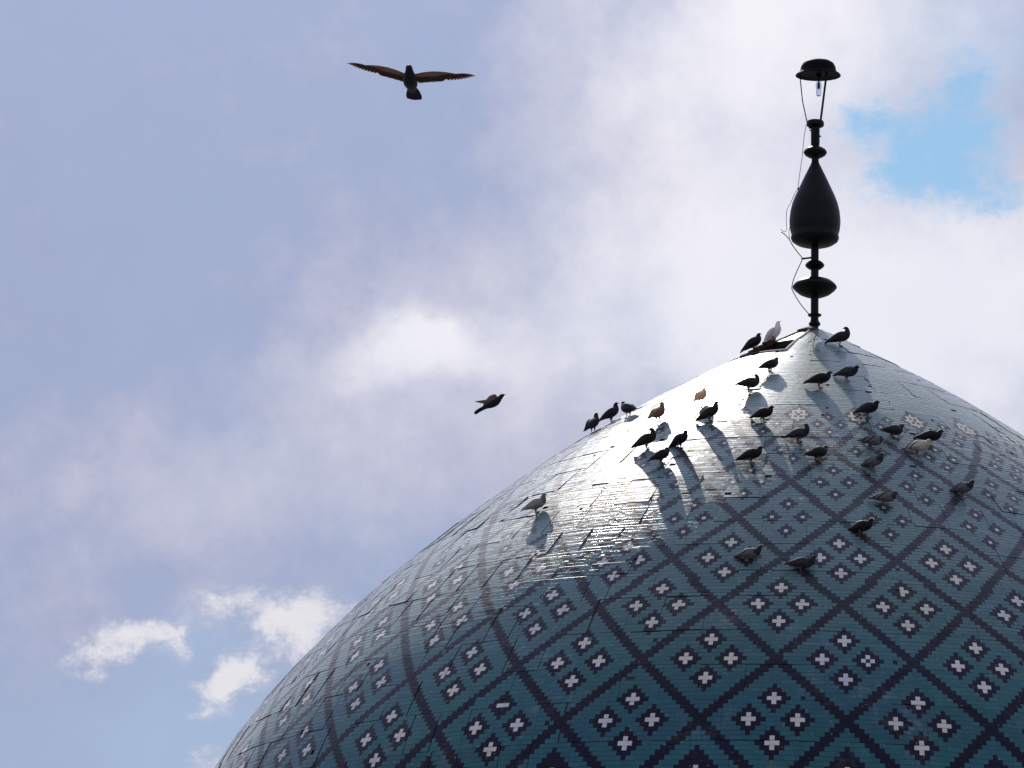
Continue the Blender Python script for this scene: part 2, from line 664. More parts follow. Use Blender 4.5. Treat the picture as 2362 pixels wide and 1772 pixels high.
def corner(th, s, drop):
    P, N = surf(th, s)
    sc = (A[:, 2] + A[:, 3]) / 2
    h = (A[:, 11] + A[:, 12] * (s - A[:, 14]) + A[:, 13] * r * (dthp + th - thc)
         + tv * (s - sc) + tw * r * (th - thc) + tl - drop)
    return P + N * h[:, None]


bt = 0.0006 / r
V8 = np.stack([corner(a0, lo, 0.012), corner(a1, lo, 0.012), corner(a1, hi, 0.012), corner(a0, hi, 0.012),
               corner(a0 + bt, lo - bev, 0.0), corner(a1 - bt, lo - bev, 0.0),
               corner(a1 - bt, hi + bev, 0.0), corner(a0 + bt, hi + bev, 0.0)], 1)
# the shoulder of the glaze: a small rounded edge
V8b = np.stack([corner(a0, lo, 0.0007), corner(a1, lo, 0.0007), corner(a1, hi, 0.0007), corner(a0, hi, 0.0007)], 1)
V12 = np.concatenate([V8[:, :4], V8b, V8[:, 4:]], 1)
FQ = np.array([(0, 1, 5, 4), (1, 2, 6, 5), (2, 3, 7, 6), (3, 0, 4, 7),
               (4, 5, 9, 8), (5, 6, 10, 9), (6, 7, 11, 10), (7, 4, 8, 11), (8, 9, 10, 11)])
tint = np.clip(rng.normal(0.4, 0.28, nT), 0, 1)
# whole panels were fired in different batches
tint = np.clip(tint + 0.40 * np.sin(A[:, 5] * 12.9898 + A[:, 14] * 78.233), 0, 1)

u, v = in_view(V8[:, 4:].reshape(-1, 3))
u, v = u.reshape(-1, 4), v.reshape(-1, 4)
area = 0.5 * np.abs((u[:, 0] - u[:, 2]) * (v[:, 1] - v[:, 3]) - (u[:, 1] - u[:, 3]) * (v[:, 0] - v[:, 2]))
inside = (u.min(1) > 0) & (u.max(1) < 1) & (v.min(1) > 0) & (v.max(1) < 1)
area = np.where(inside, area, 0)


def tile_batch(name, ids, mat, parent, kind=None):
    n = len(ids)
    vv = V12[ids].reshape(-1, 3)
    ff = (FQ[None] + (np.arange(n) * 12)[:, None, None]).reshape(-1, 4)
    me = bpy.data.meshes.new(name)
    me.vertices.add(len(vv))
    me.vertices.foreach_set('co', vv.ravel().astype(np.float32))
    me.loops.add(ff.size)
    me.loops.foreach_set('vertex_index', ff.ravel().astype(np.int32))
    me.polygons.add(len(ff))
    me.polygons.foreach_set('loop_start', np.arange(0, ff.size, 4, dtype=np.int32))
    me.materials.append(mat)
    a = me.attributes.new('tint', 'FLOAT', 'FACE')
    a.data.foreach_set('value', np.repeat(tint[ids], len(FQ)).astype(np.float32))
    me.update(calc_edges=True)
    me.shade_flat()
    o = bpy.data.objects.new(name, me)
    COL.objects.link(o)
    o.parent = parent
    if kind:
        o['kind'] = kind
    return o


for code, one, mass, mat in ((T, 'turquoise_tile', 'turquoise_tiling', M_TURQ), (NV, 'navy_tile', 'navy_tiling', M_NAVY),
                             (W, 'white_tile', 'white_tiling', M_WHITE), (Y, 'yellow_tile', 'yellow_tiling', M_GOLD)):
    ids = np.nonzero(A[:, 4] == code)[0]
    order = ids[np.argsort(-area[ids])]
    for q in order[:300]:
        tile_batch(one, np.array([q]), mat, dome)
    if len(order) > 300:
        tile_batch(mass, order[300:], mat, dome, 'stuff')

# ------------------------------------------------------------------ shell under the tiles, drum below
seg = 360
ss = np.concatenate([np.linspace(0.02, 2.0, 60), np.linspace(2.0, PS[-1], 120)[1:]])
SV = []
for s in ss:
    P, N = surf(np.linspace(-math.pi, math.pi, seg, endpoint=False), np.full(seg, s))
    SV += list(map(tuple, P - N * 0.014))
SF = []
for a in range(len(ss) - 1):
    for b in range(seg):
        c = (b + 1) % seg
        thm = -math.pi + 2 * math.pi * (b + 0.5) / seg
        if in_hatch(thm, (ss[a] + ss[a + 1]) / 2):
            continue
        SF.append((a * seg + b, (a + 1) * seg + b, (a + 1) * seg + c, a * seg + c))
mesh_obj('shell', SV, SF, M_MORTAR, dome, True)
zb = APEX - 8.92
mesh_obj('drum', *lathe([(7.6, 0.0), (7.6, zb - 0.5), (7.75, zb - 0.45), (7.75, zb - 0.15), (7.9, zb - 0.1), (7.9, zb)], 96), M_BRICK, dome)

# ------------------------------------------------------------------ the open hatch near the tip
hatch = empty('roof_hatch')
hatch.parent = dome


def dome_pt(th, s, h):
    P, N = surf(np.array([th]), np.array([s]))
    return Vector(P[0] + N[0] * h)


def edge_curve(kind, n=9):
    a, b = HATCH_TH
    s0, s1 = HATCH_S
    t = np.linspace(0, 1, n)
    if kind == 'low':
        return [(a + (b - a) * q, s1) for q in t]
    if kind == 'right':
        return [(b, s1 + (s0 - s1) * q) for q in t]
    if kind == 'high':
        return [(b + (a - b) * q, s0) for q in t]
    return [(a, s0 + (s1 - s0) * q) for q in t]


for kind in ('low', 'right', 'high', 'left'):
    ring = edge_curve(kind)
    v = [dome_pt(t, s, 0.004) for t, s in ring] + [dome_pt(t, s, -0.38) for t, s in ring]
    n = len(ring)
    f = [(i, i + 1, n + i + 1, n + i) for i in range(n - 1)]
    mesh_obj('reveal_board', v, f, M_WOOD, hatch)
fl = [dome_pt(t, s, -0.36) for t in np.linspace(*HATCH_TH, 6) for s in np.linspace(*HATCH_S, 6)]
ff = [(i * 6 + j, i * 6 + j + 1, (i + 1) * 6 + j + 1, (i + 1) * 6 + j) for i in range(5) for j in range(5)]
mesh_obj('hatch_floor', fl, ff, M_WOOD, hatch)


def strip(name, pts, w, h, mat, parent):
    """a flat bar lying on the dome along a line of (angle, length) points"""
    v, f = [], []
    P = [dome_pt(t, s, 0.0) for t, s in pts]
    for i, (t, s) in enumerate(pts):
        tan = (P[min(i + 1, len(P) - 1)] - P[max(i - 1, 0)]).normalized()
        nn = (dome_pt(t, s, 1.0) - P[i]).normalized()
        side = tan.cross(nn).normalized()
        for (a, b) in ((-w, -0.01), (w, -0.01), (w, h), (-w, h)):
            v.append(P[i] + side * a + nn * b)
    for i in range(len(pts) - 1):
        for q in range(4):
            f.append((i * 4 + q, i * 4 + (q + 1) % 4, i * 4 + 4 + (q + 1) % 4, i * 4 + 4 + q))
    f += [(3, 2, 1, 0), tuple(len(v) - 4 + q for q in range(4))]
    return mesh_obj(name, v, f, mat, parent)


b_, s0_, s1_ = HATCH_TH[1], *HATCH_S
strip('frame_strip', [(b_ - 0.30 * q, s1_ + 0.012) for q in np.linspace(0, 1, 8)], 0.011, 0.018, M_RIM, hatch)
strip('frame_strip', [(b_ - 0.30 - 0.27 * q, s1_ + 0.03 * math.sin(9 * q)) for q in np.linspace(0, 1, 8)], 0.014, 0.022, M_WOOD, hatch)
strip('frame_strip', [(b_ + 0.01, s1_ + (s0_ - s1_) * q) for q in np.linspace(0, 1, 10)], 0.012, 0.020, M_RIM, hatch)
strip('frame_strip', [(b_ + 0.01 + 0.10 * q, s0_ + (0.16 - s0_) * q) for q in np.linspace(0, 1, 8)], 0.010, 0.016, M_RIM, hatch)
strip('frame_strip', [(-0.86 + 0.1 * q, s0_ + (0.20 - s0_) * q) for q in np.linspace(0, 1, 8)], 0.008, 0.018, M_WOOD, hatch)
for (t, s, w, h) in ((-0.88, 1.26, 0.03, 0.02), (-0.86, 1.12, 0.035, 0.03), (-0.89, 1.0, 0.04, 0.045), (-0.84, 0.86, 0.045, 0.065), (-0.86, 0.78, 0.04, 0.04)):
    strip('broken_board', [(t - 0.05, s + 0.03), (t, s), (t + 0.07, s - 0.05)], w, h, M_WOOD, hatch)
strip('cap_plate', [(-0.95, 0.20), (-0.4, 0.17), (0.1, 0.20)], 0.05, 0.035, M_WOOD, hatch)

# ------------------------------------------------------------------ the finial with its lamp
PXH, PXR = 162.6, 170.8           # how the finial was measured


def H(y):
    return (757 - y) / PXH


def prof(*pts):
    return [(r / PXR, H(y)) for r, y in pts]


finial = empty('finial', (0.018, 0, APEX))
finial.rotation_euler = (0, -0.014, 0)
tag(finial, 'dark metal finial with discs, teardrop body and lamp on the dome tip', 'finial')


def fpart(name, profile, mat=M_METAL, seg=48, smooth=True, parent=None):
    v, f = lathe(profile, seg)
    o = mesh_obj(name, v, f, mat, parent or finial, smooth)
    if smooth:
        md = o.modifiers.new('edges', 'EDGE_SPLIT')
        md.split_angle = math.radians(40)
    return o


fpart('shaft', prof((10, 790), (9.0, 760), (9.0, 580), (8.3, 570), (8.3, 370), (8.3, 340), (10.2, 335), (10.4, 292)))
fpart('base_collar', prof((10, 753), (13, 751), (13.5, 747), (11, 744), (9.2, 740)))
fpart('flange', prof((9.2, 730.5), (15.5, 729.5), (15.5, 727), (9.2, 726)))
fpart('lower_disc', prof((8.5, 688), (22, 685), (36, 679), (46, 671), (51, 665.5), (51, 663.5), (47, 658), (38, 651), (24, 646), (11, 643), (8.5, 643)))
fpart('small_disc', prof((8.5, 624), (15, 622), (20, 618), (22.4, 614.5), (20, 610), (15, 606), (8.5, 604)))
fpart('teardrop_body', prof((8, 572), (26, 570), (44, 564), (53, 558), (55.5, 553), (55.5, 549), (54, 545), (57, 535), (59, 520), (59, 508), (57, 490), (53, 473),
                           (46.5, 456), (39, 440), (32, 425), (24.5, 409), (17, 394), (11, 382), (8.8, 377), (8.3, 372)))
fpart('upper_disc', prof((8.5, 366), (16, 364), (24, 359), (27.4, 353.5), (24.5, 348), (17, 343), (8.5, 340)))
fpart('top_plate', prof((10, 296), (15, 294), (20, 291), (20.5, 285), (19, 281), (10, 279)))
# bolts and clips on the neck of the shaft
for (x, y, a) in ((-13, 297, 0), (-11.5, 302, 0), (12, 316, 0)):
    v, f = tube([(x * 0.6 / PXR, 0, H(y)), (x * 1.15 / PXR, -0.01, H(y))], 0.010, 6)
    mesh_obj('bolt', v, f, M_ROD, finial)
cap = fpart('lamp_cap', prof((40, 172), (52.6, 174.5), (53, 173), (50, 169.5), (44, 166), (42, 162), (40.5, 154), (36, 146), (27, 140.5), (12, 137.5), (1, 137)), plain('black_enamel', (0.003, 0.0034, 0.0032), 0.62, 0.0, 0.08, 0.5, 6.0, 0.6))
# the cap hangs a little low at the front
TILT = math.radians(6)
hc = H(172)
cap.location = (0.036, hc * math.sin(TILT), hc - hc * math.cos(TILT))
cap.rotation_euler = (TILT, 0, 0)
sock = fpart('lamp_socket', prof((5, 186), (6.5, 184), (6.5, 172), (12, 170), (12, 166)), M_ROD, 16, True)
sock.location = (0.044, 0, 0)
v, f = tube([(-19 / PXR, 0, H(284)), (-30 / PXR, -0.02, H(235)), (-37 / PXR, -0.05, H(172))], 0.0075, 8)
mesh_obj('lamp_rod', v, f, M_ROD, finial)
v, f = tube([(12 / PXR, -0.06, H(284)), (26 / PXR, -0.10, H(172))], 0.0150, 8)
mesh_obj('lamp_rod', v, f, M_ROD, finial)
mg, gg, bb = new_mat('clear_glass')
bb.inputs['Base Color'].default_value = (0.95, 0.96, 0.97, 1)
bb.inputs['Roughness'].default_value = 0.02
bb.inputs['Transmission Weight'].default_value = 1.0
bb.inputs['IOR'].default_value = 1.35
gl = fpart('glass_bulb', prof((1, 222), (4.5, 221), (5.8, 217), (5.8, 207), (7, 201), (7, 194), (5.2, 188), (5, 185)), mg, 20)
gl.location = (0.044, 0, 0)
v, f = lathe(prof((0.8, 206), (2.4, 203), (2.4, 196), (1.2, 190), (1.2, 184)), 10)
fil = mesh_obj('filament', v, f, M_ROD, gl)


def axis_pts(pts, y=0.0):
    return [((x - 1880) / PXR, y, H(yy)) for x, yy in pts]


def chain(pts, n=5):
    """smooth curve through points"""
    P = [Vector(p) for p in pts]
    P = [P[0] * 2 - P[1]] + P + [P[-1] * 2 - P[-2]]
    out = []
    for i in range(1, len(P) - 2):
        for q in range(n):
            t = q / n
            a, b, c, d = P[i - 1:i + 3]
            out.append(0.5 * ((2 * b) + (c - a) * t + (2 * a - 5 * b + 4 * c - d) * t * t + (3 * b - a - 3 * c + d) * t ** 3))
    out.append(P[-2])
    return out


v, f = tube(chain(axis_pts([(1859, 288), (1854, 318), (1851, 350), (1848, 378), (1844, 405), (1840, 437), (1834, 447), (1824, 470),
                            (1815, 488), (1813.5, 512), (1815, 531), (1810, 538), (1801, 532)], -0.01)), 0.0042, 5)
mesh_obj('cable', v, f, M_CABLE, finial)
v, f = tube(chain(axis_pts([(1802, 539), (1811, 545), (1820, 555), (1829, 570), (1840, 585), (1851, 598.5), (1851, 602), (1842, 622), (1833, 643),
                            (1828, 662), (1829, 673), (1846, 702), (1867, 727)], -0.02)), 0.0065, 5)
mesh_obj('cable', v, f, M_CABLE, finial)
v, f = tube(chain(axis_pts([(1822, 528), (1820, 542), (1822, 556)], -0.05)), 0.004, 5)
mesh_obj('cable', v, f, M_CABLE, finial)
for a, b in (((1849, 600), (1873, 597)), ((1839, 439), (1851, 434))):
    v, f = tube(axis_pts([a, b], -0.01), 0.013, 6)
    mesh_obj('cable_bracket', v, f, M_ROD, finial)

# ------------------------------------------------------------------ pigeons
def feather_mat(name, base, second, scale=60.0, rough=0.6, head=None, bars=False, trans=0.0):
    m, g, b = new_mat(name)
    oc = g.new('ShaderNodeTexCoord').outputs['Object']
    x, y, z = g.xyz(oc)
    n = g.noise(oc, scale, 5, 0.6)
    col = g.mix(g.smooth(n, 0.35, 0.65), tuple(base) + (1,), tuple(second) + (1,))
    if head:
        up = g.m('MULTIPLY_ADD', x, 0.55, z)                       # neck and head plumage
        col = g.mix(g.smooth(up, 0.105, 0.135), col, tuple(head) + (1,))
    if bars:
        along = g.m('MULTIPLY_ADD', z, -0.9, x)
        bar1 = g.m('SUBTRACT', g.smooth(along, -0.112, -0.106), g.smooth(along, -0.090, -0.084))
        bar2 = g.m('SUBTRACT', g.smooth(along, -0.168, -0.162), g.smooth(along, -0.144, -0.138))
        tip = g.smooth(along, -0.195, -0.215)
        k = g.m('MAXIMUM', g.m('MAXIMUM', bar1, bar2), tip, clamp=True)
        col = g.mix(k, col, (0.012, 0.012, 0.014, 1))
    g.put(b.inputs['Base Color'], col)
    b.inputs['Roughness'].default_value = rough
    b.inputs['Specular IOR Level'].default_value = 0.2
    b.inputs['Sheen Weight'].default_value = 0.1
    bp = g.new('ShaderNodeBump')
    bp.inputs['Strength'].default_value = 0.4
    bp.inputs['Distance'].default_value = 0.003
    g.put(bp.inputs['Height'], g.noise(g.vm('MULTIPLY', oc, (0.5, 1.6, 1.6)), 90.0, 3, 0.6))
    g.put(b.inputs['Normal'], bp.outputs[0])
    if trans:
        t = g.new('ShaderNodeBsdfTranslucent')
        t.inputs['Color'].default_value = tuple(min(1, c * 2.2) for c in second) + (1,)
        mx = g.new('ShaderNodeMixShader')
        mx.inputs[0].default_value = trans
        g.nt.links.new(b.outputs[0], mx.inputs[1])
        g.nt.links.new(t.outputs[0], mx.inputs[2])
        out = next(q for q in g.nt.nodes if q.type == 'OUTPUT_MATERIAL')
        g.nt.links.new(mx.outputs[0], out.inputs[0])
    return m


PLUMAGE = {
    'black': ((0.004, 0.004, 0.005), (0.007, 0.007, 0.009), None, False),
    'dark': ((0.009, 0.009, 0.011), (0.016, 0.015, 0.018), (0.006, 0.006, 0.008), False),
    'slate': ((0.024, 0.023, 0.026), (0.040, 0.038, 0.041), (0.010, 0.010, 0.013), True),
    'brown': ((0.016, 0.010, 0.009), (0.028, 0.018, 0.014), (0.012, 0.008, 0.008), False),
    'tan': ((0.20, 0.115, 0.075), (0.28, 0.17, 0.11), (0.16, 0.09, 0.06), False),
    'cream': ((0.74, 0.44, 0.22), (0.82, 0.54, 0.30), (0.70, 0.42, 0.20), False),
    'white': ((0.68, 0.60, 0.58), (0.78, 0.71, 0.68), None, False),
    'grey': ((0.10, 0.097, 0.097), (0.155, 0.15, 0.147), (0.020, 0.021, 0.026), True),
    'pied': ((0.50, 0.46, 0.40), (0.60, 0.55, 0.47), (0.45, 0.38, 0.24), True),
    'pale': ((0.23, 0.215, 0.19), (0.31, 0.29, 0.25), (0.12, 0.115, 0.095), False),
}
PM = {}
for k, (a, b, h, bars) in PLUMAGE.items():
    tr = 0.35 if k in ('cream', 'tan', 'white') else 0.0
    PM[k] = (feather_mat(k + '_body_feathers', a, b, head=h, trans=tr), feather_mat(k + '_wing_feathers', a, b, bars=bars, trans=tr))
M_LEG = plain('pink_leg_skin', (0.13, 0.045, 0.04), 0.6)
M_BEAK = plain('dark_beak', (0.03, 0.028, 0.026), 0.5)

HIP = 0.047
DROP = 0.008
TRUNK = [(-0.190, 0.066, 0.027, 0.004), (-0.150, 0.077, 0.029, 0.008), (-0.108, 0.092, 0.032, 0.018), (-0.070, 0.107, 0.044, 0.038),
         (-0.020, 0.118, 0.057, 0.054), (0.035, 0.127, 0.061, 0.060), (0.074, 0.140, 0.056, 0.058)]
NECKS = {
    'up': ([(0.098, 0.154, 0.048, 0.048), (0.110, 0.173, 0.038, 0.039), (0.118, 0.191, 0.030, 0.032), (0.126, 0.208, 0.0255, 0.0265),
            (0.139, 0.218, 0.0215, 0.021), (0.153, 0.218, 0.012, 0.012), (0.160, 0.216, 0.005, 0.005)], ((0.154, 0.217), (0.180, 0.210))),
    'low': ([(0.097, 0.153, 0.046, 0.047), (0.108, 0.169, 0.036, 0.038), (0.117, 0.184, 0.028, 0.030), (0.129, 0.195, 0.024, 0.024),
             (0.144, 0.196, 0.0135, 0.0135), (0.151, 0.194, 0.005, 0.005)], ((0.146, 0.195), (0.171, 0.187))),
    'back': ([(0.095, 0.160, 0.045, 0.046), (0.103, 0.183, 0.034, 0.036), (0.104, 0.204, 0.027, 0.028), (0.098, 0.221, 0.024, 0.025),
              (0.085, 0.231, 0.021, 0.020), (0.072, 0.232, 0.012, 0.012), (0.065, 0.230, 0.005, 0.005)], ((0.070, 0.231), (0.045, 0.225))),
    'tuck': ([(0.097, 0.155, 0.047, 0.047), (0.107, 0.173, 0.038, 0.036), (0.108, 0.190, 0.029, 0.026), (0.100, 0.202, 0.015, 0.014), (0.096, 0.206, 0.004, 0.004)], None),
}


def resample(rows_, n=3):
    P = np.array(rows_, float)
    P = np.vstack([2 * P[0] - P[1], P, 2 * P[-1] - P[-2]])
    out = []
    for i in range(1, len(P) - 2):
        a, b, c, d = P[i - 1:i + 3]
        for q in range(n):
            t = q / n
            out.append(0.5 * ((2 * b) + (c - a) * t + (2 * a - 5 * b + 4 * c - d) * t * t + (3 * b - a - 3 * c + d) * t ** 3))
    out.append(P[-2])
    return out


def loft(sections, seg=14):
    """sections (x, z, half width, half height) along the bird's middle plane"""
    S = resample(sections)
    V, F = [], []
    for i, (x, z, w, h) in enumerate(S):
        a, b = S[max(i - 1, 0)], S[min(i + 1, len(S) - 1)]
        t = np.array([b[0] - a[0], b[1] - a[1]])
        t /= np.linalg.norm(t) + 1e-9
        nx, nz = -t[1], t[0]
        w, h = max(w, 0.002), max(h, 0.002)
        for q in range(seg):
            u = 2 * math.pi * q / seg
            V.append((x + nx * h * math.sin(u), w * math.cos(u), z + nz * h * math.sin(u)))
    for i in range(len(S) - 1):
        for q in range(seg):
            r_ = (q + 1) % seg
            F.append((i * seg + q, i * seg + r_, (i + 1) * seg + r_, (i + 1) * seg + q))
    F.append(tuple(range(seg))[::-1])
    F.append(tuple((len(S) - 1) * seg + q for q in range(seg)))
    return V, F


WING = [(0.088, 0.040, 0.150, 0.005, 0.010), (0.062, 0.052, 0.146, 0.011, 0.036), (0.000, 0.057, 0.133, 0.012, 0.047), (-0.060, 0.047, 0.117, 0.010, 0.040),
        (-0.112, 0.030, 0.099, 0.007, 0.025), (-0.150, 0.019, 0.088, 0.004, 0.013), (-0.176, 0.012, 0.081, 0.002, 0.004)]


def folded_wing(side, seg=10):
    S = resample(WING)
    V, F = [], []
    for (x, y, z, t, h) in S:
        for q in range(seg):
            u = 2 * math.pi * q / seg
            lean = 0.35 * h * math.sin(u)                 # the wing lies over the back
            V.append((x, side * (y + max(t, 0.001) * math.cos(u) - max(0, lean) * 0.8), z + max(h, 0.002) * math.sin(u)))
    for i in range(len(S) - 1):
        for q in range(seg):
            r_ = (q + 1) % seg
            F.append((i * seg + q, i * seg + r_, (i + 1) * seg + r_, (i + 1) * seg + q))
    F.append(tuple(range(seg))[::-1])
    F.append(tuple((len(S) - 1) * seg + q for q in range(seg)))
    return V, F


def down(v):
    return [(a, b, c - HIP - DROP) for a, b, c in v]


BODY_MESH = {}
for k, (sec, beak) in NECKS.items():
    v, f = loft(TRUNK + sec)
    o = mesh_obj('body', down(v), f, None, None, True)
    BODY_MESH[k] = (o.data, beak)
    bpy.data.objects.remove(o)
WING_MESH = {}
for sd_ in (-1, 1):
    v, f = folded_wing(sd_)
    o = mesh_obj('wing', down(v), f, None, None, True)
    WING_MESH[sd_] = o.data
    bpy.data.objects.remove(o)


def dressed(base, mat):
    me = base.copy()
    me.materials.clear()
    me.materials.append(mat)
    return me


DRESS = {}


def part(name, base, mat, parent, loc=(0, 0, 0), rot=(0, 0, 0)):
    key = (base.name, mat.name)
    if key not in DRESS:
        DRESS[key] = dressed(base, mat)
    o = bpy.data.objects.new(name, DRESS[key])
    COL.objects.link(o)
    o.parent = parent
    o.location = loc
    o.rotation_euler = rot
    return o


def perched(x, y, heading, lean, neck, plumage, label, z=None):
    z = on_dome(x, y) if z is None else z
    root = empty('pigeon', (x, y, z))
    hd = math.radians(heading)
    root.rotation_euler = (0, 0, hd)
    tag(root, label, 'pigeon', 'pigeons perched on the dome')
    bm, wm = PM[plumage]
    rot = (0, -math.radians(lean), 0)
    size = random.uniform(0.98, 1.08)
    root.scale = (size, size, size)
    mesh, beak = BODY_MESH[neck]
    body = part('body', mesh, bm, root, (0, 0, HIP), rot)
    for sd_ in (-1, 1):
        part('wing', WING_MESH[sd_], wm, root, (0, 0, HIP), rot)
    if beak:
        (ax, az), (bx, bz) = beak
        v, f = tube([(ax, 0, az - HIP - DROP), ((ax + bx) / 2, 0, (az + bz) / 2 + 0.001 - HIP - DROP), (bx, 0, bz - HIP - DROP)], [0.0065, 0.0045, 0.001], 6)
        o = mesh_obj('beak', v, f, M_BEAK, root, True)
        o.location = (0, 0, HIP)
        o.rotation_euler = rot
    for sd_ in (-1, 1):
        fx, fy = 0.012, sd_ * 0.024
        wx = x + fx * math.cos(hd) - fy * math.sin(hd)
        wy = y + fx * math.sin(hd) + fy * math.cos(hd)
        fz = (on_dome(wx, wy) - z) / size + 0.004
        a, fa = tube([(-0.004, sd_ * 0.022, 0.085), (0.0, sd_ * 0.024, 0.048), (-0.004, fy, 0.024), (fx, fy, fz)], [0.018, 0.011, 0.005, 0.0045], 6)
        shapes = [(a, fa)]
        slope_x = ((on_dome(x + 0.05 * math.cos(hd), y + 0.05 * math.sin(hd)) - on_dome(x, y)) / 0.05)
        for (tx, ty) in ((0.034, 0.0), (0.026, 0.017), (0.026, -0.017), (-0.020, 0.0)):
            shapes.append(tube([(fx, fy, fz), (fx + tx, fy + ty, fz + slope_x * tx - 0.001)], [0.0038, 0.0022], 5))
        mesh_obj('leg', *join(*shapes), M_LEG, root, True)
    return root


# plan position, heading, lean of the body, neck, plumage, label
PERCHED = [
    (-2.841, -1.540, 56, 24, 'up', 'dark', 'dark pigeon standing upright lowest on the left skyline of the dome'),
    (-2.607, -1.528, 20, 24, 'up', 'dark', 'dark pigeon with raised neck, second from the left on the skyline'),
    (-2.368, -1.968, 123, -1, 'up', 'dark', 'dark pigeon facing left on the left skyline of the dome'),
    (-1.949, -2.916, 54, 17, 'up', 'tan', 'tan pigeon standing at the lower edge of the white glare'),
    (-1.408, -2.786, 60, 20, 'low', 'cream', 'pale golden pigeon standing in the middle of the white glare'),
    (-1.282, -3.431, -13, 15, 'up', 'brown', 'dark brown pigeon just below the pale golden pigeon, casting a long shadow'),
    (-0.806, -2.710, 22, -2, 'back', 'brown', 'brown pigeon looking back over itself just right of the white glare'),
    (-0.547, -2.132, 34, 10, 'low', 'black', 'black pigeon standing alone below the open hatch'),
    (-0.781, -0.662, 0, 24, 'low', 'dark', 'dark pigeon at the left end of the open hatch'),
    (-0.520, -0.464, -34, 24, 'up', 'white', 'white pigeon sitting upright on the broken rim of the hatch'),
    (-0.615, -3.692, -34, -6, 'low', 'black', 'black pigeon with drooping tail on the pale left flower motif'),
    (-2.052, -3.689, -13, 12, 'back', 'brown', 'dark brown pigeon, left of the close trio below the glare'),
    (-1.631, -3.970, -41, 8, 'low', 'black', 'black pigeon, upper right of the close trio below the glare'),
    (-1.843, -4.223, 29, 16, 'tuck', 'black', 'black pigeon with hidden head, lowest of the close trio below the glare'),
    (-0.735, -4.649, -19, 1, 'low', 'black', 'black pigeon whose tail points at the sunlit tiles, over the lattice edge'),
    (-0.165, -4.242, -18, -4, 'back', 'slate', 'slate pigeon under the pale flower motif nearest the finial axis'),
    (0.076, -4.666, 36, 3, 'low', 'black', 'black pigeon on the lattice crossing below the slate pigeon'),
    (0.085, -2.748, -9, -1, 'low', 'black', 'black pigeon at the left edge of the finial shadow'),
    (0.435, -2.434, -28, -10, 'low', 'slate', 'slate pigeon standing inside the finial shadow'),
    (0.357, -0.911, 0, 7, 'back', 'dark', 'dark pigeon looking back left, nearest to the finial foot on its right'),
    (0.688, -3.500, -34, -8, 'low', 'dark', 'dark pigeon crouching at the lower end of the finial shadow'),
    (1.008, -3.924, 36, -6, 'up', 'dark', 'dark pigeon standing just behind a barred grey pigeon, right of the shadow'),
    (0.734, -4.281, 25, -8, 'tuck', 'grey', 'barred grey pigeon with hidden head in front of a dark one'),
    (1.455, -3.859, -13, -10, 'low', 'black', 'black pigeon half hidden behind the cream pigeon'),
    (1.303, -4.191, -19, -10, 'low', 'pied', 'cream pigeon with dark tail in front of a black one'),
    (0.750, -4.740, -33, -3, 'low', 'grey', 'barred grey pigeon by a dark seam, below the pair right of the shadow'),
    (0.878, -5.390, -0, -10, 'low', 'grey', 'barred grey pigeon with horizontal back, right of the lone black pigeon'),
    (1.831, -4.847, -32, -7, 'low', 'grey', 'barred grey pigeon farthest right on the dome'),
    (0.608, -5.949, -37, -8, 'low', 'black', 'lone black pigeon on a lattice line between two grey pigeons'),
    (-0.710, -6.364, -27, -10, 'up', 'grey', 'grey pigeon with a bright back edge, lower left of the two lowest pigeons'),
    (-0.098, -6.528, -0, -10, 'up', 'slate', 'slate pigeon striding right, lowest pigeon on the dome'),
    (-3.378, -4.127, 16, 13, 'up', 'pale', 'pale grey pigeon alone on the bright left flank of the dome'),
]

for row in PERCHED:
    perched(*row)


# ------------------------------------------------------------------ pigeons on the wing
def blade(root_p, tip_p, width, normal, n=6, thick=0.0012):
    """one flight feather: a thin rounded blade with a raised shaft"""
    a, b = Vector(root_p), Vector(tip_p)
    d = b - a
    nn = Vector(normal).normalized()
    side = d.cross(nn).normalized()
    V, F = [], []
    for i in range(n + 1):
        t = i / n
        w = width * (0.55 + 0.45 * math.sin(min(1.0, t * 1.6) * math.pi / 2)) * (1 if t < 0.82 else math.sqrt(max(0.02, 1 - ((t - 0.82) / 0.19) ** 2)))
        c = a + d * t + nn * (0.010 * math.sin(t * math.pi))
        V += [c - side * w, c + nn * thick * 2, c + side * w, c - nn * thick]
    for i in range(n):
        for q in range(4):
            r_ = (q + 1) % 4
            F.append((i * 4 + q, i * 4 + r_, i * 4 + 4 + r_, i * 4 + 4 + q))
    F += [(3, 2, 1, 0), tuple(n * 4 + q for q in range(4))]
    return V, F


